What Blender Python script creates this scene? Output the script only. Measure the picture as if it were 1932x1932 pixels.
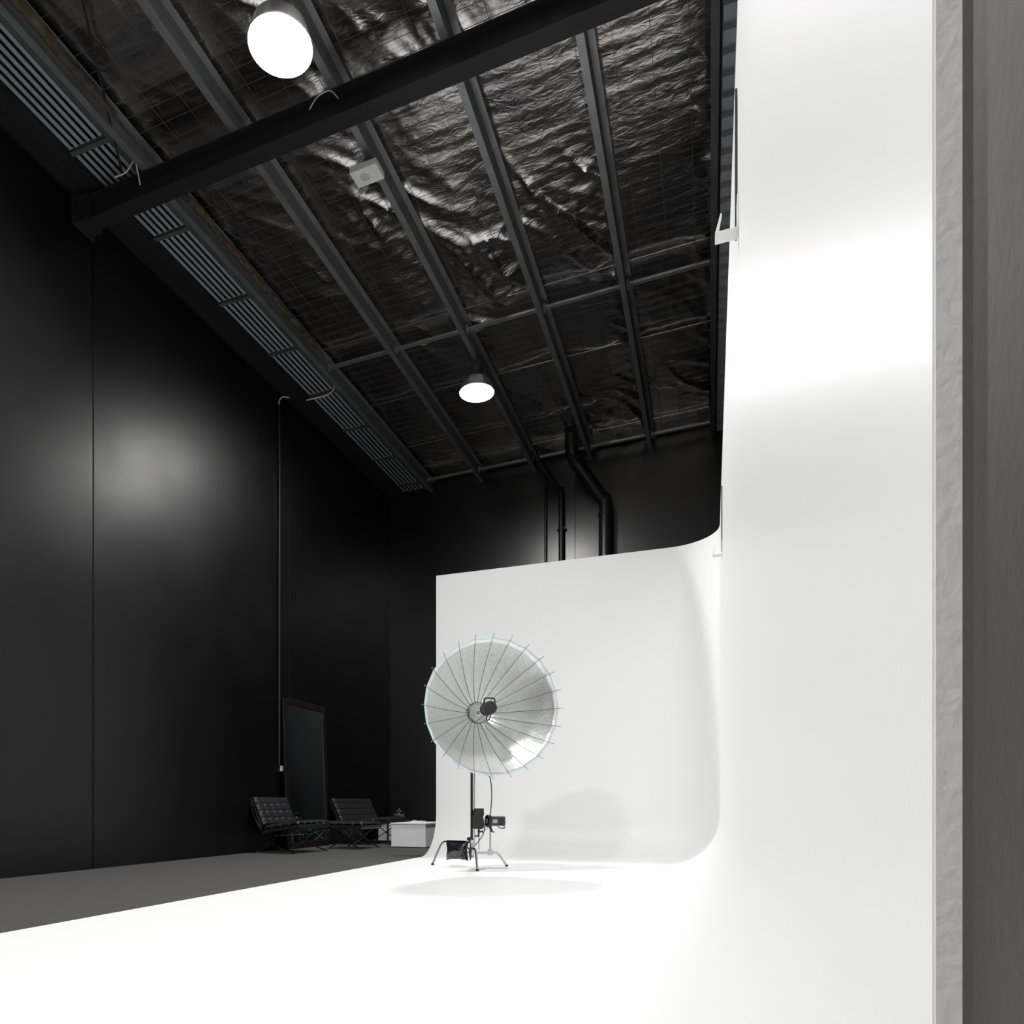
import bpy, bmesh, math, random
from mathutils import Vector, Matrix, noise
random.seed(7)
for o in list(bpy.data.objects): bpy.data.objects.remove(o, do_unlink=True)
S = bpy.context.scene
PI = math.pi
# ---------------------------------------------------------------- camera
# X = across the studio (left wall at -5.9), Y = along the studio, Z = up
cd = bpy.data.cameras.new('camera'); cam = bpy.data.objects.new('camera', cd)
S.collection.objects.link(cam); S.camera = cam
cam.location = (0, 0, 0.66)
cam.rotation_euler = (PI / 2, 0, math.atan(524 / 1366))
cd.sensor_width = 36; cd.sensor_fit = 'HORIZONTAL'
cd.lens = 36 * 1366 / 1932
cd.shift_x = 150 / 1932; cd.shift_y = 552 / 1932
cd.clip_start = 0.02; cd.clip_end = 100
# ---------------------------------------------------------------- world, exposure
w = bpy.data.worlds.new('world'); S.world = w; w.use_nodes = True
w.node_tree.nodes['Background'].inputs[0].default_value = (1, 1, 1, 1)
w.node_tree.nodes['Background'].inputs[1].default_value = 0.004
S.view_settings.view_transform = 'Standard'; S.view_settings.look = 'None'
S.view_settings.exposure = 0.0; S.view_settings.gamma = 1; S.view_settings.use_curve_mapping = False
LAMP = 525.0          # radiance of the high bay diffusers
LAMP_XY = [(-2.97, 4.60), (-2.97, 9.43), (-2.97, -0.25)]  # last one added behind the camera, out of view, for front light
LAMP_Z = 6.27

# ---------------------------------------------------------------- materials
def mat(name, col, rough=0.5, metal=0.0, spec=0.5, var=0.0, vscale=8.0, bump=0.0, bscale=40.0, bdist=0.01, emit=None, trans=0.0, coat=0.0, rvar=0.0, stretch=None, ior=1.45):
    m = bpy.data.materials.new(name); m.use_nodes = True
    n = m.node_tree.nodes; l = m.node_tree.links; b = n['Principled BSDF']
    b.inputs['Base Color'].default_value = (*col, 1)
    b.inputs['Roughness'].default_value = rough
    b.inputs['Metallic'].default_value = metal
    b.inputs['Specular IOR Level'].default_value = spec
    b.inputs['IOR'].default_value = ior
    b.inputs['Transmission Weight'].default_value = trans
    b.inputs['Coat Weight'].default_value = coat
    if emit:
        b.inputs['Emission Color'].default_value = (*emit[0], 1); b.inputs['Emission Strength'].default_value = emit[1]
    tc = n.new('ShaderNodeTexCoord'); mp = n.new('ShaderNodeMapping')
    l.new(tc.outputs['Object'], mp.inputs[0])
    if stretch: mp.inputs['Scale'].default_value = stretch
    if var or rvar:
        t = n.new('ShaderNodeTexNoise'); t.inputs['Scale'].default_value = vscale; t.inputs['Detail'].default_value = 6
        l.new(mp.outputs[0], t.inputs[0])
        if var:
            r = n.new('ShaderNodeMapRange'); r.inputs[3].default_value = 1 - var; r.inputs[4].default_value = 1 + var
            r.inputs[1].default_value = 0.3; r.inputs[2].default_value = 0.7
            l.new(t.outputs[0], r.inputs[0])
            x = n.new('ShaderNodeVectorMath'); x.operation = 'SCALE'; x.inputs[0].default_value = col
            l.new(r.outputs[0], x.inputs['Scale']); l.new(x.outputs[0], b.inputs['Base Color'])
        if rvar:
            r = n.new('ShaderNodeMapRange'); r.inputs[3].default_value = rough - rvar; r.inputs[4].default_value = rough + rvar
            r.inputs[1].default_value = 0.3; r.inputs[2].default_value = 0.7
            l.new(t.outputs[0], r.inputs[0]); l.new(r.outputs[0], b.inputs['Roughness'])
    if bump:
        t = n.new('ShaderNodeTexNoise'); t.inputs['Scale'].default_value = bscale; t.inputs['Detail'].default_value = 4
        l.new(mp.outputs[0], t.inputs[0])
        bp = n.new('ShaderNodeBump'); bp.inputs['Strength'].default_value = bump; bp.inputs['Distance'].default_value = bdist
        l.new(t.outputs[0], bp.inputs['Height']); l.new(bp.outputs[0], b.inputs['Normal'])
    return m

M = {}
M['black_wall'] = mat('black_wall_paint', (.0012, .0012, .0014), .39, spec=.40, var=.12, vscale=1.3, bump=.12, bscale=55, bdist=.004, rvar=.03)
M['black_gloss'] = mat('black_satin_wall_paint', (.002, .002, .003), .34, spec=.9)
M['bounce_wall'] = mat('white_bounce_paint', (.90, .90, .89), .6, spec=.3)
M['cyc'] = mat('white_cyc_paint', (.90, .903, .905), .40, spec=.22, bump=.10, bscale=210, bdist=.0015)
M['grey_plaster'] = mat('grey_textured_paint', (.074, .072, .071), .65, spec=.2, bump=.35, bscale=150, bdist=.002, var=.04, vscale=20, stretch=(1, 1.0, .6))
M['edge_white'] = mat('board_edge_paint', (.9, .89, .895), .6, spec=.3, bump=.4, bscale=170, bdist=.002)
M['carpet'] = mat('grey_carpet', (.082, .0815, .079), .95, spec=.1, var=.35, vscale=140, bump=.5, bscale=220, bdist=.006)
M['galv'] = mat('galvanised_steel', (.40, .405, .41), .42, metal=.8, var=.12, vscale=6, rvar=.05)
M['galv_d'] = mat('dark_grey_steel', (.105, .11, .112), .5, metal=.3, var=.15, vscale=5)
M['rib'] = mat('ribbed_sheet_grey', (.36, .375, .40), .45, metal=.1, var=.06, vscale=3)
M['black_steel'] = mat('black_painted_steel', (.016, .016, .018), .5, spec=.4, var=.15, vscale=4)
M['dark_void'] = mat('dark_deck_and_rib_shade', (.006, .006, .006), .8)
M['wire'] = mat('mesh_wire', (.10, .10, .10), .5, metal=.3)
M['tape'] = mat('bright_foil_tape', (.85, .85, .85), .3, metal=1)
M['insul'] = mat('insulation_batt', (.085, .068, .045), .95, spec=.1, var=.5, vscale=14, bump=1, bscale=30, bdist=.03)
M['white_pl'] = mat('white_plastic', (.78, .78, .77), .45)
M['grey_pl'] = mat('grey_plastic', (.36, .36, .36), .5)
M['lens_pl'] = mat('sensor_lens', (.55, .55, .54), .35, bump=.6, bscale=90, bdist=.003)
M['cable_w'] = mat('white_cable', (.72, .70, .66), .5)
M['cable_b'] = mat('black_cable', (.02, .02, .02), .5)
M['black_pl'] = mat('black_plastic', (.014, .014, .015), .38, spec=.5)
M['dark_pl'] = mat('charcoal_plastic', (.035, .037, .04), .42)
M['chrome'] = mat('chrome', (.55, .55, .56), .17, metal=1)
M['chrome_d'] = mat('dark_polished_steel', (.22, .22, .22), .2, metal=1)
M['silver'] = mat('silver_fabric', (.80, .81, .79), .33, metal=.8, var=.05, vscale=25, bump=.45, bscale=38, bdist=.006)
M['silver_hub'] = mat('brushed_aluminium', (.55, .56, .55), .4, metal=.7)
M['piping'] = mat('pale_blue_piping', (.36, .68, .84), .5)
M['rib_dark'] = mat('umbrella_rib_steel', (.10, .10, .10), .4, metal=.4)
M['vinyl'] = mat('black_vinyl', (.012, .011, .014), .16, spec=.7, coat=.5, bump=.5, bscale=12, bdist=.02)
M['leather'] = mat('black_leather', (.014, .0145, .016),   .38, spec=.45, bump=.35, bscale=60, bdist=.004)
M['wood_d'] = mat('dark_brown_wood', (.006, .0035, .0028), .4, var=.4, vscale=6, stretch=(1, 1, .1))
M['mirror'] = mat('mirror_glass', (.62, .68, .68), .015, metal=1)
M['lcd'] = mat('lcd_screen', (.20, .26, .24), .3, emit=((.35, .47, .43), .35))
M['gold'] = mat('polished_brass', (.90, .62, .22), .38, metal=.6)
M['smoke'] = mat('smoked_glass', (.55, .55, .6), .02, trans=1, ior=1.1)
M['paper'] = mat('paper', (.75, .75, .74), .7)
M['lamp'] = mat('lamp_diffuser', (1, 1, 1), .5, emit=((1, .993, .98), LAMP))
M['refl'] = mat('lamp_reflector', (.45, .45, .46), .35, metal=.7)
M['box_w'] = mat('white_laminate', (.93, .94, .95), .4)

def foil_mat():
    m = bpy.data.materials.new('foil_insulation'); m.use_nodes = True
    n = m.node_tree.nodes; l = m.node_tree.links; b = n['Principled BSDF']
    b.inputs['Metallic'].default_value = 1; b.inputs['Roughness'].default_value = .22
    tc = n.new('ShaderNodeTexCoord')
    t = n.new('ShaderNodeTexNoise'); t.inputs['Scale'].default_value = .9; t.inputs['Detail'].default_value = 5
    l.new(tc.outputs['Object'], t.inputs[0])
    cr = n.new('ShaderNodeValToRGB')
    cr.color_ramp.elements[0].position = .35; cr.color_ramp.elements[0].color = (.70, .675, .68, 1)
    cr.color_ramp.elements[1].position = .65; cr.color_ramp.elements[1].color = (.76, .70, .63, 1)
    l.new(t.outputs[0], cr.inputs[0]); l.new(cr.outputs[0], b.inputs['Base Color'])
    mp = n.new('ShaderNodeMapping'); mp.inputs['Rotation'].default_value = (0, 0, .6); mp.inputs['Scale'].default_value = (1, 2.2, 1)
    l.new(tc.outputs['Object'], mp.inputs[0])
    t1 = n.new('ShaderNodeTexNoise'); t1.inputs['Scale'].default_value = 7; t1.inputs['Detail'].default_value = 7; t1.inputs['Distortion'].default_value = 1.2
    l.new(mp.outputs[0], t1.inputs[0])
    t2 = n.new('ShaderNodeTexVoronoi'); t2.inputs['Scale'].default_value = 16; t2.feature = 'DISTANCE_TO_EDGE'
    l.new(mp.outputs[0], t2.inputs[0])
    ad = n.new('ShaderNodeMath'); ad.operation = 'MULTIPLY_ADD'; ad.inputs[1].default_value = .10
    l.new(t2.outputs[0], ad.inputs[0]); l.new(t1.outputs[0], ad.inputs[2])
    bp = n.new('ShaderNodeBump'); bp.inputs['Strength'].default_value = .5; bp.inputs['Distance'].default_value = .012
    l.new(ad.outputs[0], bp.inputs['Height']); l.new(bp.outputs[0], b.inputs['Normal'])
    return m
M['foil'] = foil_mat()

# ---------------------------------------------------------------- mesh helpers
def link(name, me, m, parent=None):
    o = bpy.data.objects.new(name, me); S.collection.objects.link(o)
    if m is not None:
        me.materials.append(M[m] if isinstance(m, str) else m)
    if parent is not None: o.parent = parent
    return o
def tag(o, label=None, cat=None, group=None, kind=None):
    if label: o['label'] = label
    if cat: o['category'] = cat
    if group: o['group'] = group
    if kind: o['kind'] = kind
    return o
def empty(name, loc, rz=0, label=None, cat=None, group=None):
    o = bpy.data.objects.new(name, None); S.collection.objects.link(o)
    o.location = loc; o.rotation_euler = (0, 0, rz); o.empty_display_size = .1
    return tag(o, label, cat, group)

class B:
    """collects shapes into one mesh"""
    def __init__(s): s.bm = bmesh.new()
    def box(s, lo, hi, mtx=None):
        x0, y0, z0 = lo; x1, y1, z1 = hi
        v = [s.bm.verts.new(p) for p in ((x0,y0,z0),(x1,y0,z0),(x1,y1,z0),(x0,y1,z0),(x0,y0,z1),(x1,y0,z1),(x1,y1,z1),(x0,y1,z1))]
        if mtx is not None:
            for q in v: q.co = mtx @ q.co
        for f in ((0,3,2,1),(4,5,6,7),(0,1,5,4),(1,2,6,5),(2,3,7,6),(3,0,4,7)): s.bm.faces.new([v[i] for i in f])
        return s
    def hexa(s, pts):
        v = [s.bm.verts.new(p) for p in pts]
        for f in ((0,3,2,1),(4,5,6,7),(0,1,5,4),(1,2,6,5),(2,3,7,6),(3,0,4,7)): s.bm.faces.new([v[i] for i in f])
        return s
    def bar(s, a, b, wd, ht, up=(0, 0, 1)):
        a = Vector(a); b = Vector(b); d = b - a; L = d.length; d.normalize()
        u = Vector(up); x = d.cross(u)
        if x.length < 1e-4: x = d.cross(Vector((1, 0, 0)))
        x.normalize(); u = x.cross(d)
        m = Matrix((x, d, u)).transposed().to_4x4(); m.translation = a
        return s.box((-wd / 2, 0, -ht / 2), (wd / 2, L, ht / 2), m)
    def tube(s, pts, r, n=10, cap=True):
        pts = [Vector(p) for p in pts]; rings = []
        rr = r if isinstance(r, (list, tuple)) else [r] * len(pts)
        prev = None
        for i, p in enumerate(pts):
            t = (pts[min(i + 1, len(pts) - 1)] - pts[max(i - 1, 0)]).normalized()
            if prev is None:
                u = Vector((0, 0, 1)) if abs(t.z) < .9 else Vector((1, 0, 0))
                x = t.cross(u).normalized()
            else:
                x = (prev - t * prev.dot(t)).normalized()
            prev = x; y = t.cross(x)
            rings.append([s.bm.verts.new(p + (x * math.cos(2 * PI * k / n) + y * math.sin(2 * PI * k / n)) * rr[i]) for k in range(n)])
        for a, b in zip(rings, rings[1:]):
            for k in range(n): s.bm.faces.new((a[k], a[(k + 1) % n], b[(k + 1) % n], b[k]))
        if cap:
            s.bm.faces.new(rings[0][::-1]); s.bm.faces.new(rings[-1])
        return s
    def lathe(s, prof, n=32, mtx=None):
        rings = []
        for r, z in prof:
            if r < 1e-5: rings.append([s.bm.verts.new((0, 0, z))])
            else: rings.append([s.bm.verts.new((r * math.cos(2 * PI * k / n), r * math.sin(2 * PI * k / n), z)) for k in range(n)])
        for a, b in zip(rings, rings[1:]):
            for k in range(n):
                j = (k + 1) % n
                if len(a) == 1 and len(b) == 1: continue
                if len(a) == 1: s.bm.faces.new((a[0], b[j], b[k]))
                elif len(b) == 1: s.bm.faces.new((a[k], a[j], b[0]))
                else: s.bm.faces.new((a[k], a[j], b[j], b[k]))
        if mtx is not None:
            for ring in rings:
                for v in ring: v.co = mtx @ v.co
        return s
    def grid(s, P):
        V = [[s.bm.verts.new(p) for p in row] for row in P]
        for a, b in zip(V, V[1:]):
            for k in range(len(a) - 1): s.bm.faces.new((a[k], a[k + 1], b[k + 1], b[k]))
        return s
    def done(s, name, m, parent=None, smooth=False, bevel=0, seg=2, weld=False, fix=True):
        if weld: bmesh.ops.remove_doubles(s.bm, verts=s.bm.verts, dist=1e-4)
        if fix: bmesh.ops.recalc_face_normals(s.bm, faces=s.bm.faces)
        me = bpy.data.meshes.new(name); s.bm.to_mesh(me); s.bm.free()
        o = link(name, me, m, parent)
        if smooth:
            for p in me.polygons: p.use_smooth = True
            try: me.set_sharp_from_angle(angle=math.radians(40))
            except Exception: pass
        if bevel:
            b = o.modifiers.new('bevel', 'BEVEL'); b.width = bevel; b.segments = seg; b.limit_method = 'ANGLE'
        return o
def bez(p, n=10):
    """smooth curve through points (Catmull-Rom)"""
    p = [Vector(q) for q in p]; P = [p[0] * 2 - p[1]] + p + [p[-1] * 2 - p[-2]]; out = []
    for i in range(1, len(P) - 2):
        for k in range(n):
            t = k / n; a, b, c, d = P[i - 1], P[i], P[i + 1], P[i + 2]
            out.append(.5 * ((2 * b) + (c - a) * t + (2 * a - 5 * b + 4 * c - d) * t * t + (3 * b - a - 3 * c + d) * t ** 3))
    out.append(p[-1]); return out
def axis_m(o, d, up=(0, 0, 1)):
    """matrix with local +Z along d"""
    d = Vector(d).normalized(); q = d.to_track_quat('Z', 'Y').to_matrix().to_4x4(); q.translation = Vector(o); return q

# ================================================================ THE ROOM
XL = -5.9; YB = 13.05; YN = -3.1; XR = 1.5
SL = 0.03                                  # fall of the roof across the studio
def pz(x): return 6.70 + SL * (x + 5.06)   # underside of the purlins
CX0, CX1, CY, CH, R = -3.40, .097, 9.0, 3.70, .55   # cyclorama extents

b = B()
for x0, x1, y0, y1 in ((XL - .2, CX0, YN, YB + .2), (CX0, XR + .2, CY + .03, YB + .2), (CX0, XR + .2, YN, -3.0), (.26, XR + .2, -3.0, CY + .03)):
    b.box((x0, y0, -.1), (x1, y1, 0))
tag(b.done('floor', 'carpet'), kind='structure')
# left wall: precast panels with open vertical joints
b = B()
js = [YN, 1.99, 5.68, 9.37, YB + .2]
for a, c in zip(js, js[1:]): b.box((XL - .18, a + .006, 0), (XL, c - .006, 6.69))
b.box((XL - .2, YN, 0), (XL - .03, YB + .2, 6.69))
tag(b.done('wall_left', 'black_wall', bevel=.004, seg=1), kind='structure')
b = B()
for a, c in ((XL - .2, -2.27), (-2.26, XR + .2)): b.box((a, YB, 0), (c, YB + .18, 6.87))
b.box((XL - .2, YB + .03, 0), (XR + .2, YB + .2, 7.3))
tag(b.done('wall_back', 'black_gloss'), kind='structure')
tag(B().box((XL - .2, YN - .2, 0), (XR + .2, YN, 7.3)).done('wall_front_bounce', 'bounce_wall'), kind='structure')  # added end wall out of view, white to bounce front light
tag(B().box((XR, YN, 0), (XR + .2, YB, 7.3)).done('wall_right', 'black_wall'), kind='structure')
# partition behind the cyclorama's side wall, painted grey where the white skin stops
b = B(); b.box((.1085, -3.0, 0), (.258, 9.03, 3.70))
tag(b.done('wall_partition', 'grey_plaster', bevel=.003, seg=1), kind='structure')

# cyclorama: floor, back wall, side wall, all coved together
def cyc():
    bm = B()
    path = [('b', CX0 + (CX1 - R - CX0) * i / 20) for i in range(21)] + [('c', i / 16) for i in range(1, 17)] \
         + [('s', (CY - R) + (.40 - (CY - R)) * i / 40) for i in range(1, 41)]
    def pt(kind, t, ins, z):
        if kind == 'b': return (t, CY - ins, z)
        if kind == 'c':
            a = PI / 2 * (1 - t); rr = R - ins
            return (CX1 - R + rr * math.cos(a), CY - R + rr * math.sin(a), z)
        return (CX1 - ins, t, z)
    prof = [(R * (1 - math.sin(a)), R * (1 - math.cos(a))) for a in [PI / 2 * i / 16 for i in range(17)]]
    prof += [(0, R + (CH - R) * i / 8) for i in range(1, 9)]
    bm.grid([[pt(k, t, i, z) for i, z in prof] for k, t in path])
    # floor
    xs = [CX0 + (CX1 - R - CX0) * i / 20 for i in range(21)]
    ys = [(CY - R) + (.40 - (CY - R)) * i / 40 for i in range(41)] + [-.6, -1.8, -3.0]
    bm.grid([[(x, y, 0) for x in xs] for y in ys])
    # part of the floor beside / behind the end of the side wall
    bm.grid([[(CX1 - R, y, 0), (.108, y, 0)] for y in (.40, -3.0)])
    o = bm.done('cyclorama', 'cyc', smooth=True, weld=True, fix=False)
    bmesh_fix(o)
    m = o.modifiers.new('thick', 'SOLIDIFY'); m.thickness = .011; m.offset = 1
    m = o.modifiers.new('crisp', 'EDGE_SPLIT'); m.split_angle = math.radians(35)
    return o
def bmesh_fix(o):
    bm = bmesh.new(); bm.from_mesh(o.data)
    # normals point out of the studio so that the thickness grows outwards
    for f in bm.faces:
        c = f.calc_center_median(); inner = Vector((-1.6, 4.0, 1.8)) - c
        if f.normal.dot(inner) > 0: f.normal_flip()
    bm.to_mesh(o.data); bm.free()
    for p in o.data.polygons: p.use_smooth = True
tag(cyc(), 'seamless white cyclorama with coved floor, back wall and side wall', 'cyclorama')
tag(B().box((.098, .3985, 0), (.1084, .40, 3.70)).done('trim_1', 'edge_white'), kind='structure')

# ---------------------------------------------------------------- roof
P0 = -5.06; SP = 1.013
def foil():
    xs = [P0 + .02 + (5.20) * i / 172 for i in range(173)]
    ys = [YN + .1 * i for i in range(58)]; y = ys[-1]
    while y < 12.95: y += .032; ys.append(min(y, 12.98))
    P = []
    for y in ys:
        row = []
        for x in xs:
            u = (x - P0) / SP; k = math.floor(u); e = u - k
            sag = math.sin(PI * min(max(e, 0), 1))
            amp = .22 + .78 * min(1, max(0, (x + 4.2) / 2.2))
            z = pz(x) + .245
            z -= .028 * sag + .010 * abs(math.sin(PI * y / .15)) * (.4 + .6 * noise.noise((x * 1.5, y * 1.5, 3)))
            wp = Vector((noise.noise((x * .9, y * .9, 31)), noise.noise((x * .9, y * .9, 47)), 0)) * .55
            q = Vector((x * .55 + y * .85, (y * 1.1 - x * 1.6), 0)) + wp
            def ridge(v, p): return max(0, 1 - abs(noise.noise(v)) * 2.6) ** p
            patch = min(1, max(0, noise.noise((x * .8, y * .55, 60 + k * 5)) * 1.6 + .55))
            z -= amp * patch * (.060 * ridge(Vector((q.x * .7, q.y * 1.5, k * 3.1)), 2.2) + .013 * ridge(Vector((q.x * 1.6, q.y * 3.4, 5 + k)), 2) + .018 * ridge(Vector((x * 3.4 + wp.x * 3, y * 3.0, 9)), 3))
            z += .035 * amp * noise.noise((x * 1.1, y * .7, 7 + k)) + .006 * noise.noise((x * 3, y * 6.5, 12))
            row.append((x, y, z))
        P.append(row)
    return B().grid(P).done('ceiling', 'foil', smooth=True, fix=False)
fo = foil()
for p in fo.data.polygons: p.use_smooth = True
tag(fo, kind='structure')
# roof deck above everything
b = B(); b.hexa([(XL - .2, YN, pz(XL) + .42), (XR + .2, YN, pz(XR) + .42), (XR + .2, YB + .2, pz(XR) + .42), (XL - .2, YB + .2, pz(XL) + .42),
                 (XL - .2, YN, pz(XL) + .5), (XR + .2, YN, pz(XR) + .5), (XR + .2, YB + .2, pz(XR) + .5), (XL - .2, YB + .2, pz(XL) + .5)])
tag(b.done('ceiling_deck', 'dark_void'), kind='structure')
# safety mesh under the foil
b = B()
for i in range(18):
    x = P0 + .1 + .3 * i
    if x < .14: b.bar((x, YN + .05, pz(x) + .178), (x, 12.95, pz(x) + .178), .0035, .0035)
y = 2.0
while y < 12.9:
    j = .012 * math.sin(y * 7)
    b.bar((P0 + .05, y + j, pz(P0) + .178), (.14, y - j, pz(.14) + .178), .0035, .0035); y += .15
tag(b.done('safety_mesh', 'wire'), 'thin square wire mesh holding up the foil insulation under the roof', 'wire mesh')
for i, y in enumerate((8.72, 10.22, 11.62, 12.42)):
    b = B(); b.bar((P0 + .08, y, pz(P0) + .186), (.12, y, pz(.12) + .186), .012 if i < 2 else .008, .004)
    tag(b.done('foil_tape', 'tape'), ['bright strip across the foil just before the bridging struts', 'thin bright strip across the foil just beyond the bridging struts',
        'thin bright strip across the foil far down the studio', 'bright strip across the foil nearest the back wall'][i], 'tape', 'bright joint strips across the foil')
# purlins (Z section), one thing each
ordw = ['first', 'second', 'third', 'fourth', 'fifth', 'sixth']
for k in range(6):
    x = P0 + SP * k; z = pz(x)
    b = B()
    b.box((x, YN, z), (x + .066, YB, z + .004)); b.box((x, YN, z + .004), (x + .004, YB, z + .020))
    wb = B(); wb.box((x + .062, YN, z + .0045), (x + .066, YB, z + .1695)); b.box((x + .062, YN, z + .17), (x + .125, YB, z + .174))
    wb.box((x + .066, YN, z + .055), (x + .069, YB, z + .062)); wb.box((x + .066, YN, z + .105), (x + .069, YB, z + .112))
    lab = '%s grey steel roof purlin from the left wall, %s' % (ordw[k], ['edging the ribbed strip', 'crossing the foil ceiling', 'carrying the white sensor box',
          'crossing the foil ceiling', 'crossing the foil ceiling', 'above the white side wall edge'][k])
    o = tag(b.done('roof_purlin', 'galv' if k < 5 else 'galv_d'), lab, 'purlin', 'roof purlins')
    wb.done('web', 'galv_d', o)  # web in darker steel than its flanges: shade put into the colour
    for yy in (5.66, 5.78): B().lathe([(0, -.007), (.008, -.007), (.008, 0), (0, 0)], 8, axis_m((x + .030, yy, z), (0, 0, 1))).done('bolt', 'chrome', o)
# bridging struts between the purlins
for j, y in enumerate((8.95, 12.72)):
    for k in range(5):
        x0 = P0 + SP * k + .075; x1 = P0 + SP * (k + 1) - .01
        b = B(); b.bar((x0, y, pz(x0) + .06), (x1, y, pz(x1) + .06), .055, .004)
        b.bar((x0, y + .026, pz(x0) + .09), (x1, y + .026, pz(x1) + .09), .004, .06)
        b.box((x0, y - .03, pz(x0) + .03), (x0 + .02, y + .03, pz(x0) + .12))
        tag(b.done('bridging_strut', 'galv'), 'steel bridging strut between the %s and %s purlins, %s' % (ordw[k], ordw[k + 1], ['past the middle of the roof', 'close to the back wall'][j]), 'strut', 'bridging struts between purlins')
# eaves: ribbed sheet, channel, flat flashing, cross pieces
def ez(x): return pz(x) + .10
b = B()
for i in range(6):
    x = -5.595 + .0715 * i
    b.hexa([(x, YN, ez(x)), (x + .036, YN, ez(x)), (x + .036, YB, ez(x)), (x, YB, ez(x)), (x, YN, ez(x) + .006), (x + .036, YN, ez(x) + .006), (x + .036, YB, ez(x) + .006), (x, YB, ez(x) + .006)])
    
rs = tag(b.done('ribbed_sheet', 'rib'), 'ribbed grey sheet running along the top of the black left wall', 'roof sheet')
B().box((-5.62, YN, ez(-5.5) + .055), (-5.175, YB, ez(-5.5) + .06)).done('rib_gap_shade', 'dark_void', rs)  # black sheet put above the slats as shade between the ribs
b = B(); b.box((XL - .1, YN, 6.72), (-5.80, YB, 6.80)); b.box((-5.80, YN, 6.74), (-5.62, YB, 6.75)); b.box((-5.625, YN, 6.75), (-5.615, YB, 6.84))
b.box((-5.72, YN, 6.735), (-5.71, YB, 6.745))
tag(b.done('eaves_channel', 'black_steel'), 'dark steel eaves channel between the black wall and the ribbed sheet', 'channel')
b = B(); b.box((-5.165, YN, 6.765), (P0 - .002, YB, 6.77)); b.box((-5.168, YN, 6.765), (-5.162, YB, 6.85))
tag(b.done('eaves_flashing', 'galv_d'), 'flat dark grey flashing between the ribbed sheet and the first purlin', 'flashing')
for k, y in enumerate((3.98, 5.11, 6.21, 7.31, 8.38, 9.45, 10.52, 11.62, 12.72)):
    b = B(); b.box((-5.61, y, 6.765), (-5.17, y + .05, 6.77)); b.box((-5.61, y, 6.765), (-5.17, y + .004, 6.81)); b.box((-5.61, y + .05, 6.765), (-5.17, y + .054, 6.835))
    n = ['behind the roof beam, nearest the camera', 'just in front of the roof beam', 'first beyond the roof beam', 'second beyond the roof beam', 'third beyond the roof beam', 'under the white cable',
         'first beyond the white cable', 'second beyond the white cable', 'at the far corner of the studio'][k]
    tag(b.done('eaves_strut', 'galv_d'), 'short cross strut under the ribbed sheet, ' + n, 'strut', 'cross struts under the ribbed sheet')
# exposed roof ribs at the right edge
b = B(); y = 1.5
while y < 12.9:
    b.box((.10, y, 6.90), (.62, y + .10, 6.906)); b.box((.10, y - .004, 6.90), (.62, y, 6.96)); b.box((.10, y + .10, 6.90), (.62, y + .104, 6.96)); y += .2
b.box((.095, 1.4, 6.96), (.64, 12.95, 6.966))
tag(b.done('roof_sheet', 'rib'), 'bare corrugated roof sheet seen in the gap beside the white side wall', 'roof sheet')
# rafter (I beam)
by = 5.45; bz = 6.45 + SL * (-5.6 + 5.6)
def bzf(x): return 6.44 + SL * (x + 5.7)
b = B()
def sl(x0, x1, y0, y1, z0, z1):
    b.hexa([(x0, y0, bzf(x0) + z0), (x1, y0, bzf(x1) + z0), (x1, y1, bzf(x1) + z0), (x0, y1, bzf(x0) + z0), (x0, y0, bzf(x0) + z1), (x1, y0, bzf(x1) + z1), (x1, y1, bzf(x1) + z1), (x0, y1, bzf(x0) + z1)])
sl(-5.74, 1.4, by, by + .15, 0, .012); sl(-5.74, 1.4, by + .07, by + .08, .012, .235); sl(-5.74, 1.4, by, by + .15, .225, .237)
beam = tag(b.done('roof_beam', 'black_steel'), 'black steel I beam crossing under the purlins from the left wall', 'beam')
B().box((-5.89, by - .03, 6.42), (-5.72, by + .18, 6.68)).box((-5.89, by - .06, 6.40), (-5.86, by + .21, 6.70)).done('end_bracket', 'black_steel', beam, bevel=.004)
B().bar((-4.42, 4.1, 6.86), (-5.30, 5.48, 6.68), .018, .018).done('rod_tmp', 'black_steel')
o = bpy.data.objects['rod_tmp']; o.name = 'brace_rod'; tag(o, 'thin black bracing rod running from the ceiling to the left end of the beam', 'brace rod')
# rolled edge of the insulation along the first purlin
def batt(y0, y1, r, x0, zoff, mname, label, seed):
    pts, rr = [], []; n = int((y1 - y0) / .035)
    for i in range(n + 1):
        y = y0 + (y1 - y0) * i / n
        f = noise.noise((y * 3, seed, 0)); g = noise.noise((y * 9, seed, 4)); e = min(1, i / 4, (n - i) / 10)
        pts.append((x0 + .03 * f + .015 * g, y, pz(x0) + zoff + .015 * f)); rr.append(r * (.7 + .35 * g + .3 * f) * max(e, .15))
    return tag(B().tube(pts, rr, 12).done('insulation_edge', mname, smooth=True), label, 'insulation')
batt(2.6, 5.15, .055, -4.93, .06, 'insul', 'brown fluffy rolled edge of insulation beside the first purlin, before the beam', 1.0)
batt(5.62, 8.8, .045, -4.93, .085, 'insul', 'crumpled olive insulation edge along the first purlin, beyond the beam', 5.0)

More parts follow.
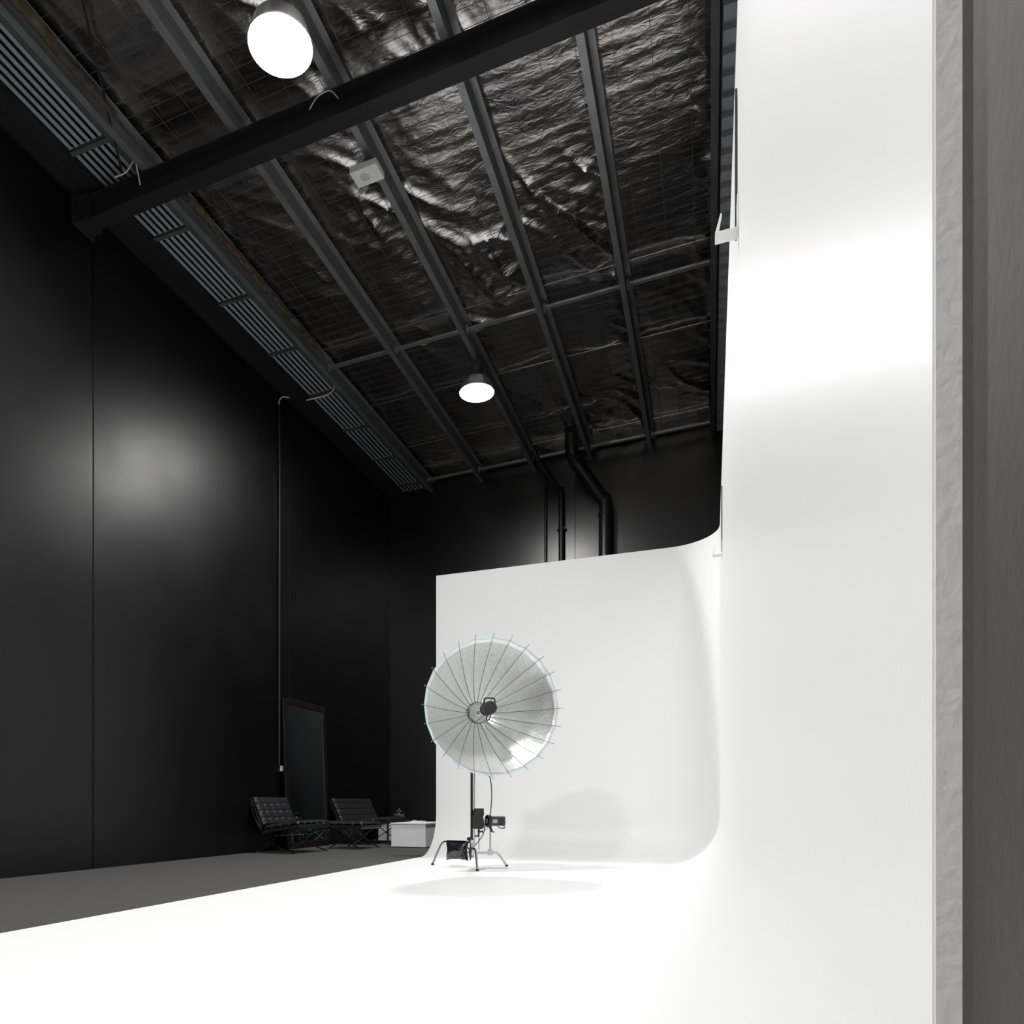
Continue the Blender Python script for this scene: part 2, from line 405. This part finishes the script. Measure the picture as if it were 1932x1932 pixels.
# white cables and tie ends at the roof
def cable(name, pts, r, m, label, cat='cable', group=None, parent=None, n=10):
    o = B().tube(bez(pts, n), r, 8).done(name, m, parent, smooth=True)
    if label: tag(o, label, cat, group)
    return o
cable('white_cable', [(-5.05, 9.22, 6.80), (-5.16, 9.40, 6.755), (-5.35, 9.50, 6.755), (-5.66, 9.47, 6.73)], .009, 'cable_w', 'white cable clipped along the strut under the ribbed sheet')
cable('white_cable', [(-5.70, 9.36, 6.84), (-5.80, 9.36, 6.78), (-5.86, 9.30, 6.725), (-5.875, 9.16, 6.66), (-5.882, 9.08, 6.56), (-5.882, 9.075, 6.46)], .010, 'cable_w', 'white cable curling down from the eaves into the black conduit')
cable('cable_tie', [(-5.30, 5.36, 6.64), (-5.17, 5.37, 6.66), (-5.09, 5.40, 6.79), (-5.06, 5.38, 6.70), (-5.03, 5.40, 6.52)], .006, 'cable_w', 'pale loose cable tie hanging over the left part of the beam', 'cable tie')
cable('cable_tie', [(-3.20, 5.40, 6.60), (-3.12, 5.40, 6.68), (-3.0, 5.40, 6.69), (-2.93, 5.42, 6.62)], .004, 'cable_w', 'thin pale loop of cable on the middle of the beam', 'cable tie')

# ---------------------------------------------------------------- high bay lights
def bay(x, y, lab):
    r = empty('high_bay_light', (x, y, LAMP_Z), 0, lab, 'ceiling light', 'high bay ceiling lights')
    B().lathe([(.235, 0), (.242, .004), (.20, .13), (.13, .20), (.07, .23), (0, .23), (0, .222), (.06, .222), (.12, .19), (.19, .125), (.232, .0)], 40).done('reflector', 'refl', r, smooth=True)
    B().lathe([(0, -.006), (.08, .0), (.15, .014), (.20, .032), (.222, .045), (.222, .05), (0, .05)], 40).done('diffuser', 'lamp', r, smooth=True)
    B().lathe([(.06, .231), (.085, .235), (.085, .36), (.05, .38), (0, .38)], 24).done('gear_housing', 'dark_pl', r, smooth=True)
    B().tube([(0, 0, .37), (0, 0, .56)], .008, 8).done('hanger', 'black_steel', r)
labs = ['high bay ceiling light blazing near the roof beam, the nearer of the two', 'high bay ceiling light blazing beyond the bridging struts, the farther of the two', 'unseen high bay light added behind the camera for front light']
for (x, y), lb in zip(LAMP_XY, labs): bay(x, y, lb)

# white sensor box under the third purlin
r = empty('sensor_box', (-3.03, 6.17, 6.60), math.radians(-2), 'white box with a round grille hanging under the third purlin beyond the beam', 'sensor')
B().box((-.14, -.09, 0), (.14, .09, .062)).done('casing', 'white_pl', r, bevel=.006)
B().lathe([(0, -.006), (.03, -.006), (.042, -.003), (.045, 0), (.045, .004), (0, .004)], 24, Matrix.Translation((-.02, 0, 0))).done('grille', 'lens_pl', r, smooth=True)
B().box((-.02, -.03, .062), (.05, .03, .165)).done('mounting_plate', 'galv_d', r)

# ---------------------------------------------------------------- left wall fittings
cb = tag(B().tube([(-5.880, 9.075, 1.24), (-5.880, 9.075, 6.50)], .017, 10).done('conduit', 'black_steel', smooth=True), 'thin black conduit running down the left wall to the light switch', 'conduit')
r = empty('light_switch', (-5.9, 9.20, 1.19), 0, 'small white double light switch on the black left wall beside the mirror', 'light switch')
B().box((0, -.075, -.04), (.022, .045, .04)).done('switch_plate', 'white_pl', r, bevel=.003)
for yy in (-.03, .006): B().box((.022, yy - .012, -.018), (.026, yy + .012, .018)).done('rocker', 'white_pl', r, bevel=.001)
# leaning mirror
r = empty('standing_mirror', (-5.78, 9.745, 0.0), 0, 'tall mirror in a dark brown wooden frame leaning on the black left wall', 'mirror')
r.rotation_euler = (0, math.radians(-2.2), 0)
hw, hh, fw = .62, 2.24, .095
b = B(); b.box((-.02, -hw, .0), (.025, -hw + fw, hh)).box((-.02, hw - fw, 0), (.025, hw, hh)).box((-.02, -hw + fw, hh - fw), (.025, hw - fw, hh)).box((-.02, -hw + fw, 0), (.025, hw - fw, fw))
b.done('frame', 'wood_d', r, bevel=.008)
B().box((-.012, -hw + fw - .01, fw - .01), (.008, hw - fw + .01, hh - fw + .01)).done('mirror_glass', 'mirror', r)
# back wall pipes
def pipe(pts, rad, lab, n=14):
    o = B().tube(pts, rad, n).done('pipe', 'black_pl', smooth=True); tag(o, lab, 'pipe'); return o
big = pipe(bez([(-1.71, 12.88, 1.0), (-1.71, 12.88, 5.0), (-1.71, 12.88, 5.92), (-1.78, 12.85, 6.03), (-2.10, 12.55, 6.48), (-2.18, 12.45, 6.60), (-2.20, 12.35, 6.72), (-2.20, 12.35, 6.95)], 5), .115, 'large black duct going up the back wall and bending to the roof', 24)
for z in (5.72, 4.3):
    B().lathe([(.117, -.02), (.124, -.02), (.124, .02), (.117, .02)], 24, Matrix.Translation((-1.71, 12.88, z))).done('clamp_ring', 'black_steel', big, smooth=True)
mid = pipe(bez([(-2.50, 12.97, 1.0), (-2.50, 12.97, 4.0), (-2.50, 12.97, 6.15), (-2.54, 12.9, 6.30), (-2.78, 12.45, 6.62), (-2.84, 12.3, 6.78)], 5), .05, 'medium black pipe on the back wall bending towards the roof, left of the duct')
for z in (5.62,): B().box((-2.58, 12.96, z - .02), (-2.42, 13.05, z + .02)).done('pipe_clamp', 'black_steel', mid)
pipe([(-2.79, 13.02, 1.0), (-2.79, 13.02, 6.75)], .026, 'thin black pipe on the back wall, leftmost of the three')

# hooks for background rolls on the white side wall
def hook(y, lab):
    r = empty('wall_hook', (.097, y, 2.76), 0, lab, 'hook', 'white hooks on the side wall')
    b = B(); b.box((-.006, -.03, 0), (0, .03, .12)); b.box((-.075, -.03, -.006), (0, .03, 0))
    b.hexa([(-.081, -.03, -.006), (-.075, -.03, -.006), (-.075, .03, -.006), (-.081, .03, -.006), (-.062, -.012, .078), (-.057, -.012, .078), (-.057, .012, .078), (-.062, .012, .078)])
    b.done('bracket', 'white_pl', r, bevel=.002)
    B().box((-.009, .10, .07), (-.001, .14, .62)).done('rail', 'dark_pl', r)
hook(2.88, 'large white hook sticking out of the side wall near the top of the picture')
hook(6.55, 'small distant white hook on the side wall near the coved corner')

# ================================================================ UMBRELLA LIGHT
H = Vector((-2.23, 7.10, 1.60)); U = Vector((-1.925, 6.60, 1.585))
ax = (U - H).normalized(); DEP = (U - H).length; RR = .655
um = empty('parabolic_umbrella', H, 0, 'big round silver parabolic umbrella facing the camera, held by the light stand', 'umbrella')
mt = axis_m((0, 0, 0), ax)
NR = 24; r0 = .09
def uz(r): return DEP * ((r - r0) / (RR - r0)) ** 1.38 if r > r0 else 0
P = []
for i in range(17):
    rr = r0 + (RR - r0) * i / 16; row = []
    for k in range(NR * 8 + 1):
        a = 2 * PI * k / (NR * 8); e = abs(math.sin(a * NR / 2))
        f = 1 - .011 * e * (rr / RR) ; wob = .004 * noise.noise((math.cos(a) * 9 * rr * 3, math.sin(a) * 9 * rr * 3, i * .3)) * (rr / RR)
        p = mt @ Vector((rr * f * math.cos(a), rr * f * math.sin(a), uz(rr) - .010 * e * rr / RR + wob)); row.append(p)
    P.append(row)
o = B().grid(P).done('canopy', 'silver', um, smooth=True, weld=True)
sm = o.modifiers.new('thick', 'SOLIDIFY'); sm.thickness = .002
o.data.materials.append(M['black_pl'])
for k in range(NR):
    a = 2 * PI * k / NR; pts = []
    for i in range(13):
        rr = .085 + (RR + .022 - .085) * i / 12
        z = uz(min(rr, RR)) + .005 + (max(0, rr - RR) * 1.5)
        pts.append(mt @ Vector((rr * math.cos(a), rr * math.sin(a), z)))
    rb = B().tube(pts, .0022, 6).done('rib', 'rib_dark', um, smooth=True)
    B().tube([pts[-1], pts[-1] + (pts[-1] - pts[-2]).normalized() * .014], .004, 6).done('rib_tip', 'grey_pl', rb)
pts = []
for k in range(NR * 6 + 1):
    a = 2 * PI * k / (NR * 6); e = abs(math.sin(a * NR / 2)); f = 1 - .011 * e
    pts.append(mt @ Vector((RR * f * math.cos(a), RR * f * math.sin(a), uz(RR) + .002 - .010 * e)))
B().tube(pts, .0034, 6, cap=False).done('rim_piping', 'piping', um, smooth=True)
B().lathe([(0, -.01), (.088, -.01), (.098, 0), (.098, .012), (.086, .014), (.080, .008), (.050, .010), (0, .012)], 36, mt).done('hub', 'silver_hub', um, smooth=True)
B().lathe([(.020, .012), (.034, .012), (.034, .03), (.020, .03)], 24, mt).done('hub_ring', 'white_pl', um, smooth=True)
for k in range(NR):
    b = B(); a = 2 * PI * (k + .5) / NR; p = mt @ Vector((.092 * math.cos(a), .092 * math.sin(a), .016)); b.bar(p, p + (mt.to_3x3() @ Vector((math.cos(a), math.sin(a), 0))) * .014, .006, .004)
    b.done('rib_holder', 'white_pl', um)
B().tube([mt @ Vector((0, 0, .01)), mt @ Vector((0, 0, DEP * .60))], .012, 10).done('focus_rod', 'silver_hub', um, smooth=True)
B().tube([mt @ Vector((-.09, .03, .03)), mt @ Vector((-.10, -.045, .04)), mt @ Vector((-.035, -.10, .05)), mt @ Vector((.02, -.03, .30)), mt @ Vector((.02, .0, .42))], .0035, 6).done('sync_cord', 'cable_b', um)
# lamp head at the end of the rod, pointing back into the umbrella
fh = empty('flash_head', H + ax * (DEP * .72), 0, 'black flash head with a carry handle in the middle of the silver umbrella', 'flash head')
m2 = axis_m((0, 0, 0), ax)
B().lathe([(0, -.07), (.055, -.075), (.066, -.065), (.068, -.035), (.060, -.03), (.064, .0), (.064, .10), (.056, .115), (0, .117)], 28, m2).done('body', 'black_pl', fh, smooth=True)
B().lathe([(0, -.082), (.03, -.082), (.045, -.076), (0, -.074)], 20, m2).done('flash_tube', 'grey_pl', fh, smooth=True)
rt = Vector((0, 0, 1)); sd = ax.cross(rt).normalized()
c0 = ax * .06
B().tube([c0 + sd * .055 + rt * .03, c0 + sd * .052 + rt * .085, c0 + sd * .040 + rt * .095, c0 - sd * .040 + rt * .095, c0 - sd * .052 + rt * .085, c0 - sd * .055 + rt * .03], .0075, 8).done('handle', 'black_pl', fh, smooth=True)
B().tube([c0 - sd * .02 - rt * .05, c0 + sd * .005 - rt * .11, c0 + sd * .02 - rt * .125, c0 + sd * .03 - rt * .11, c0 + sd * .02 - rt * .05], .006, 8).done('tilt_lever', 'black_pl', fh, smooth=True)

# ---------------------------------------------------------------- C-stand
C = Vector((-2.34, 7.25, 0))
st = empty('light_stand', C, 0, 'chrome three legged light stand with a black pole holding the umbrella', 'light stand')
B().tube([(0, 0, .20), (0, 0, 1.66)], .0135, 12).done('pole', 'black_pl', st, smooth=True)
B().tube([(.028, .008, .24), (.028, .008, 1.15)], .008, 10).done('riser', 'chrome', st, smooth=True)
B().lathe([(.022, .10), (.030, .11), (.030, .19), (.022, .20), (.022, .25), (.034, .255), (.034, .29), (.02, .30)], 20).done('collar', 'chrome', st, smooth=True)
for (fx, fy, hz) in ((-.49, .13, .262), (.184, -.383, .205), (.31, .25, .150)):
    L = Vector((fx, fy, 0)); d = L.normalized(); n = L.length
    pts = bez([d * .02 + Vector((0, 0, hz)), d * (n * .40) + Vector((0, 0, hz)), d * (n * .66) + Vector((0, 0, hz)), d * (n * .76) + Vector((0, 0, hz * .90)), d * (n * .83) + Vector((0, 0, hz * .68)), d * n + Vector((0, 0, .012))], 6)
    lg = B().tube(pts, .0125 if fx > -.4 else .010, 10).done('leg', 'chrome' if fx > -.4 else 'chrome_d', st, smooth=True)
    B().lathe([(0, 0), (.016, 0), (.018, .006), (.014, .02), (0, .02)], 14, Matrix.Translation(d * n)).done('foot', 'black_pl', lg, smooth=True)
mb = B(); mb.box((-.035, -.035, 1.57), (.045, .03, 1.64)); mb.bar((0, 0, 1.60), H - C - ax * .02, .03, .03)
mb.done('umbrella_mount', 'black_pl', st, bevel=.005)
B().lathe([(0, 0), (.018, 0), (.022, .01), (.018, .03), (0, .03)], 12, axis_m((-.01, -.03, .30), (-.3, -1, 0))).done('knob', 'black_pl', st, smooth=True)
# riser for the second flash, clamped on the right leg
rp = Vector((.165, .133, 0))
B().tube([rp + Vector((0, 0, .14)), rp + Vector((0, 0, .40))], .009, 10).done('riser', 'chrome', st, smooth=True)
b = B(); b.box(rp + Vector((-.022, -.022, .125)), rp + Vector((.022, .022, .19))); b.box(rp + Vector((-.05, -.04, .14)), rp + Vector((-.02, -.02, .16)))
b.done('clamp', 'chrome', st, bevel=.004)
hp = Vector((.072, .028, 0))
B().tube([hp + Vector((0, 0, .18)), hp + Vector((0, 0, .33))], .006, 10).done('riser', 'chrome', st, smooth=True)
# second flash (monolight) on its riser
RT = Vector((.934, .358, 0)); FW = Vector((-.358, .934, 0))
def view_m(o):  # local x = across the picture, y = away, z = up
    m = Matrix((RT, FW, Vector((0, 0, 1)))).transposed().to_4x4(); m.translation = o; return m
I = Matrix.Identity(4)
fl = empty('studio_flash', C + rp + Vector((0, 0, .40)), math.atan2(.358, .934), 'black studio flash with a lit grey screen on a chrome riser under the umbrella', 'studio flash')
B().box((-.015, -.05, .035), (.155, .05, .135)).done('body', 'dark_pl', fl, bevel=.014, seg=3)
B().box((.020, -.0535, .065), (.070, -.0495, .105)).done('display', 'lcd', fl, bevel=.001)
for i, (x, z) in enumerate(((.095, .1), (.118, .1), (.095, .078), (.118, .078), (.106, .06))): B().lathe([(0, 0), (.007, 0), (.006, .004), (0, .004)], 10, axis_m((x, -.05, z), (0, -1, 0))).done('button', 'black_pl', fl)
B().lathe([(.046, -.02), (.066, -.012), (.068, .02), (.050, .045), (.040, .06), (0, .06), (0, .0), (.030, -.005)], 28, axis_m((-.025, 0, .085), (-.95, -.35, 0)) @ Matrix.Scale(-1, 4, (0, 0, 1))).done('front_ring', 'black_pl', fl, smooth=True)
B().lathe([(.020, .0), (.026, .0), (.026, .012), (.020, .012)], 20, axis_m((-.038, -.006, .085), (-.95, -.35, 0))).done('flash_tube', 'grey_pl', fl, smooth=True)
b = B(); b.box((-.012, -.018, .0), (.014, .018, .04)); b.box((.0, -.018, -.03), (.022, .018, .004)); b.bar((.0, 0, -.02), (.04, 0, -.032), .02, .014)
b.done('tilt_bracket', 'black_pl', fl, bevel=.003)
B().tube(bez([(.075, 0, .04), (.09, 0, .018), (.12, 0, .010), (.15, 0, .012), (.142, 0, .035), (.135, 0, .05)], 5), .005, 8).done('handle', 'dark_pl', fl, smooth=True)
B().tube(bez([(-.03, -.03, .045), (-.052, -.03, .03), (-.06, -.03, -.005), (-.045, -.03, -.005), (-.015, -.03, .03)], 6), .0025, 6).done('cord', 'cable_b', fl, smooth=True)
# hooded lamp on the short riser
hl = empty('hooded_lamp', C + hp + Vector((0, 0, .33)), math.atan2(.358, .934), 'black hooded lamp head with an upright flap, beside the umbrella pole', 'lamp head')
b = B(); y0, y1 = -.045, .045
prof = [(-.062, .075), (-.068, .10), (-.078, .14), (-.078, .20), (-.066, .245), (-.062, .262), (-.058, .285), (.045, .292), (.052, .225), (.040, .205), (.046, .18), (.052, .15), (.054, .11), (.045, .085), (.030, .072)]
f = [b.bm.verts.new((x, y0, z)) for x, z in prof]; g = [b.bm.verts.new((x, y1, z)) for x, z in prof]
b.bm.faces.new(f); b.bm.faces.new(g[::-1])
for i in range(len(f)): j = (i + 1) % len(f); b.bm.faces.new((f[i], g[i], g[j], f[j]))
b.done('hood', 'black_pl', hl, bevel=.012, seg=3)
B().box((-.052, -.058, .225), (.047, -.046, .290)).done('flap', 'cable_b', hl, bevel=.003)
b = B(); b.tube([(-.005, 0, -.01), (-.002, 0, .075)], .010, 10); b.bar((-.028, 0, -.002), (.0, 0, .0), .016, .014); b.bar((0, 0, .045), (.038, 0, .047), .016, .016); b.box((-.016, -.014, .035), (.012, .014, .06)); b.box((.03, -.014, .033), (.042, .014, .06)); b.box((-.038, -.012, -.012), (-.028, .012, .012))
b.done('knuckle', 'black_pl', hl, bevel=.003)
# cables
cable('power_cable', [(-2.16, 7.16, 1.40), (-2.17, 7.18, 1.10), (-2.135, 7.25, .92), (-2.13, 7.28, .75), (-2.17, 7.36, .536)], .0055, 'cable_b', 'black cable hanging from the umbrella down to the flash with the screen')
cable('power_cable', [(-2.22, 7.32, .46), (-2.225, 7.3, .36), (-2.27, 7.25, .27), (-2.32, 7.17, .19), (-2.40, 7.18, .13), (-2.42, 7.20, .08)], .005, 'cable_b', 'thin black cable dropping from the hooded lamp to the sandbag')
# sandbag on the left leg
def sandbag():
    c = C + Vector((-.175, .040, 0)); d = Vector((-.49, .13, 0)).normalized(); nn = Vector((d.y, -d.x, 0))  # towards camera-ish
    if nn.y > 0: nn = -nn
    r = empty('sandbag', c, 0, 'shiny black sandbag slung over the left leg of the light stand', 'sandbag')
    for sgn, nm in ((1, 'pouch'), (-1, 'pouch')):
        P = []
        for i in range(25):
            u = i / 24; row = []
            for j in range(41):
                t = j / 40; a = t * 2 * PI
                th = .028 * (math.sin(PI * min(1, u * 1.02)) ** .6) * (1 + .3 * noise.noise((u * 4, t * 9, sgn)))
                wx = .121 + .010 * math.cos(u * PI * 2) - .006 * math.sin(PI * u) + .006 * noise.noise((u * 5, 3, sgn))
                x = wx * math.cos(a); y = th * math.sin(a) + .012 * noise.noise((u * 5, math.cos(a) * 3, 7 * sgn)) * math.sin(PI * u)
                z = .272 - .190 * u + (-.012 * math.cos(a) ** 4 + .008 * math.cos(a) * sgn) * u
                p = d * x * -1 + nn * (sgn * (.014 + .022 * math.sin(PI * u)) + y) + Vector((0, 0, z)); row.append(p)
            P.append(row)
        B().grid(P).done(nm, 'vinyl', r, smooth=True, weld=True)
    b = B(); b.bar(d * -.112 + Vector((0, 0, .276)), d * .112 + Vector((0, 0, .276)), .045, .006); b.done('saddle_strap', 'vinyl', r)
    b = B().tube(bez([(d * -.09) + nn * .05 + Vector((0, 0, .12)), (d * -.15) + nn * .05 + Vector((0, 0, .20)), d * -.19 + nn * .05 + Vector((0, 0, .19)), d * -.20 + nn * .05 + Vector((0, 0, .08))], 6), .008, 6)
    b.done('carry_strap', 'cable_b', r, smooth=True)
sandbag()

# ================================================================ LOUNGE CORNER
def cushion(name, a, bq, W, th, nu, nv, parent, nrm):
    """tufted slab from a to bq (x,z profile), W wide in y"""
    a = Vector((a[0], 0, a[1])); bq = Vector((bq[0], 0, bq[1])); d = bq - a; n = Vector(nrm).normalized()
    GU, GV = nu * 10, nv * 10; P = []
    def dimple(u, v):
        su = abs(math.sin(PI * u * nu)); sv = abs(math.sin(PI * v * nv))
        z = th * .5 - .006 * (math.exp(-(su / .22) ** 2) + math.exp(-(sv / .22) ** 2))
        z -= .016 * math.exp(-((su / .35) ** 2 + (sv / .35) ** 2))
        e = min(u, 1 - u, v * 1.2, (1 - v) * 1.2); z -= .03 * max(0, 1 - e / .05) ** 2
        return z
    for i in range(GU + 1):
        u = i / GU
        P.append([a + d * u + Vector((0, (v / GV - .5) * W, 0)) + n * dimple(u, v / GV) for v in range(GV + 1)])
    bb = B(); bb.grid(P)
    Q = [[a + d * u + Vector((0, (v - .5) * W, 0)) - n * th * .5 for v in (0, 1)] for u in (0, 1)]
    q = [Q[0][0], Q[0][1], Q[1][1], Q[1][0]]; t = [P[0][0], P[0][-1], P[-1][-1], P[-1][0]]
    vq = [bb.bm.verts.new(p) for p in q]; bb.bm.faces.new(vq)
    for i in range(4):
        j = (i + 1) % 4; vv = [bb.bm.verts.new(p) for p in (q[i], q[j], t[j], t[i])]; bb.bm.faces.new(vv)
    o = bb.done(name, 'leather', parent, smooth=True, weld=True)
    for i in range(1, nu):
        for j in range(1, nv):
            u, v = i / nu, j / nv; p = a + d * u + Vector((0, (v - .5) * W, 0)) + n * (dimple(u, v) + .003)
            B().lathe([(0, .004), (.007, .002), (.009, 0)], 8, axis_m(p, n)).done('button', 'leather', o, smooth=True)
    return o
def flatbar(pts, y, parent, nm='leg'):
    pts = bez(pts, 7); P = []
    for i, p in enumerate(pts):
        t = (pts[min(i + 1, len(pts) - 1)] - pts[max(i - 1, 0)]).normalized(); n = Vector((t.z, 0, -t.x)) * .006
        P.append((p, n))
    bb = B(); rings = []
    for p, n in P:
        rings.append([bb.bm.verts.new(v) for v in (p + n + Vector((0, y - .0175, 0)), p + n + Vector((0, y + .0175, 0)), p - n + Vector((0, y + .0175, 0)), p - n + Vector((0, y - .0175, 0)))])
    for a, c in zip(rings, rings[1:]):
        for k in range(4): bb.bm.faces.new((a[k], a[(k + 1) % 4], c[(k + 1) % 4], c[k]))
    bb.bm.faces.new(rings[0]); bb.bm.faces.new(rings[-1][::-1])
    return bb.done(nm, 'chrome_d', parent, smooth=True)
def lounge(loc, rz, W, nv, name, label, cat):
    r = empty(name, loc, rz, label, cat)   # local +x = front, y = width, origin between the legs
    for y in (-W / 2, W / 2):
        flatbar([(-.43, 0, .74), (-.36, 0, .52), (-.20, 0, .28), (.05, 0, .10), (.33, 0, .006)], y, r)
        flatbar([(.36, 0, .30), (.24, 0, .31), (.06, 0, .245), (-.12, 0, .12), (-.36, 0, .006)], y, r)
    for x, z in ((.33, .30), (-.24, .33), (-.40, .66), (-.02, .24)): B().bar((x, -W / 2, z), (x, W / 2, z), .03, .012).done('cross_rail', 'chrome_d', r)
    cushion('seat_cushion', (-.20, .325), (.38, .405), W - .03, .10, 4, nv, r, (-.14, 0, 1))
    cushion('back_cushion', (-.215, .37), (-.40, .76), W - .03, .09, 4, nv, r, (1, 0, .45))
    return r
lounge((-5.43, 8.70, 0), math.radians(-6), .74, 5, 'lounge_chair', 'black tufted leather lounge chair on crossed steel legs, nearest the camera by the mirror', 'chair')
lounge((-5.44, 11.25, 0), math.radians(-1), 1.38, 9, 'lounge_settee', 'wide black tufted leather two-seat lounge settee beyond the mirror', 'settee')
r = empty('ottoman', (-5.02, 9.78, 0), math.radians(-4), 'low black leather ottoman on crossed steel legs between chair and settee', 'ottoman')
for y in (-.27, .27):
    flatbar([(-.28, 0, .31), (-.12, 0, .26), (.06, 0, .12), (.28, 0, .006)], y, r)
    flatbar([(.28, 0, .31), (.12, 0, .26), (-.06, 0, .12), (-.28, 0, .006)], y, r)
for x in (-.27, .27): B().bar((x, -.27, .31), (x, .27, .31), .03, .012).done('cross_rail', 'chrome_d', r)
cushion('seat_cushion', (-.31, .365), (.31, .365), .58, .10, 4, 4, r, (0, 0, 1))

# white plinths, booklet, side table and brass lamp
r = empty('display_plinth', (-4.32, 10.60, 0), 0, 'long low white box standing on the carpet beside the cyclorama edge', 'plinth')
B().box((-.285, -.375, .012), (.285, .60, .355)).done('body', 'box_w', r, bevel=.002)
B().box((-.295, -.385, .357), (.295, .61, .378)).done('top_panel', 'box_w', r, bevel=.002)
tag(B().box((-5.72, 12.12, 0), (-5.15, 12.6, .37)).done('white_box', 'box_w', bevel=.003), 'small white box half hidden behind the settee legs near the back corner', 'plinth')
r = empty('booklet', (-4.38, 10.78, .378), math.radians(4), 'thin white booklet lying on top of the low white box', 'booklet')
B().box((-.10, -.08, 0), (.10, .10, .004)).done('cover', 'paper', r)
B().box((-.097, -.077, .004), (.097, .097, .020)).done('pages', 'white_pl', r)
r = empty('side_table', (-4.80, 11.0, 0), 0, 'low black side table behind the white box, carrying the brass lamp', 'table')
B().box((-.17, -.17, .385), (.17, .17, .41)).done('tabletop', 'black_pl', r, bevel=.004)
for sx in (-1, 1):
    for sy in (-1, 1): B().bar((sx * .15, sy * .15, 0), (sx * .15, sy * .15, .385), .025, .025).done('leg', 'black_steel', r)
r = empty('table_lamp', (-4.81, 11.0, .41), 0, 'small brass table lamp with a round smoked glass globe on the black side table', 'table lamp')
B().lathe([(0, 0), (.05, 0), (.05, .012), (.02, .018), (.018, .03), (0, .03)], 24).done('base', 'black_pl', r, smooth=True)
B().lathe([(.012, .028), (.03, .032), (.095, .085), (.10, .088), (.092, .09), (.028, .042), (0, .038)], 32).done('brass_dish', 'gold', r, smooth=True)
B().lathe([(0, .05)] + [(.062 * math.sin(PI * i / 14), .112 - .062 * math.cos(PI * i / 14)) for i in range(1, 14)] + [(0, .174)], 28).done('globe', 'smoke', r, smooth=True)
B().lathe([(0, .06)] + [(.026 * math.sin(PI * i / 10), .10 - .026 * math.cos(PI * i / 10)) for i in range(1, 10)] + [(0, .126)], 20).done('bulb', 'chrome', r, smooth=True)
B().lathe([(0, .168), (.014, .17), (.016, .185), (.006, .195), (0, .196)], 16).done('cap', 'chrome', r, smooth=True)
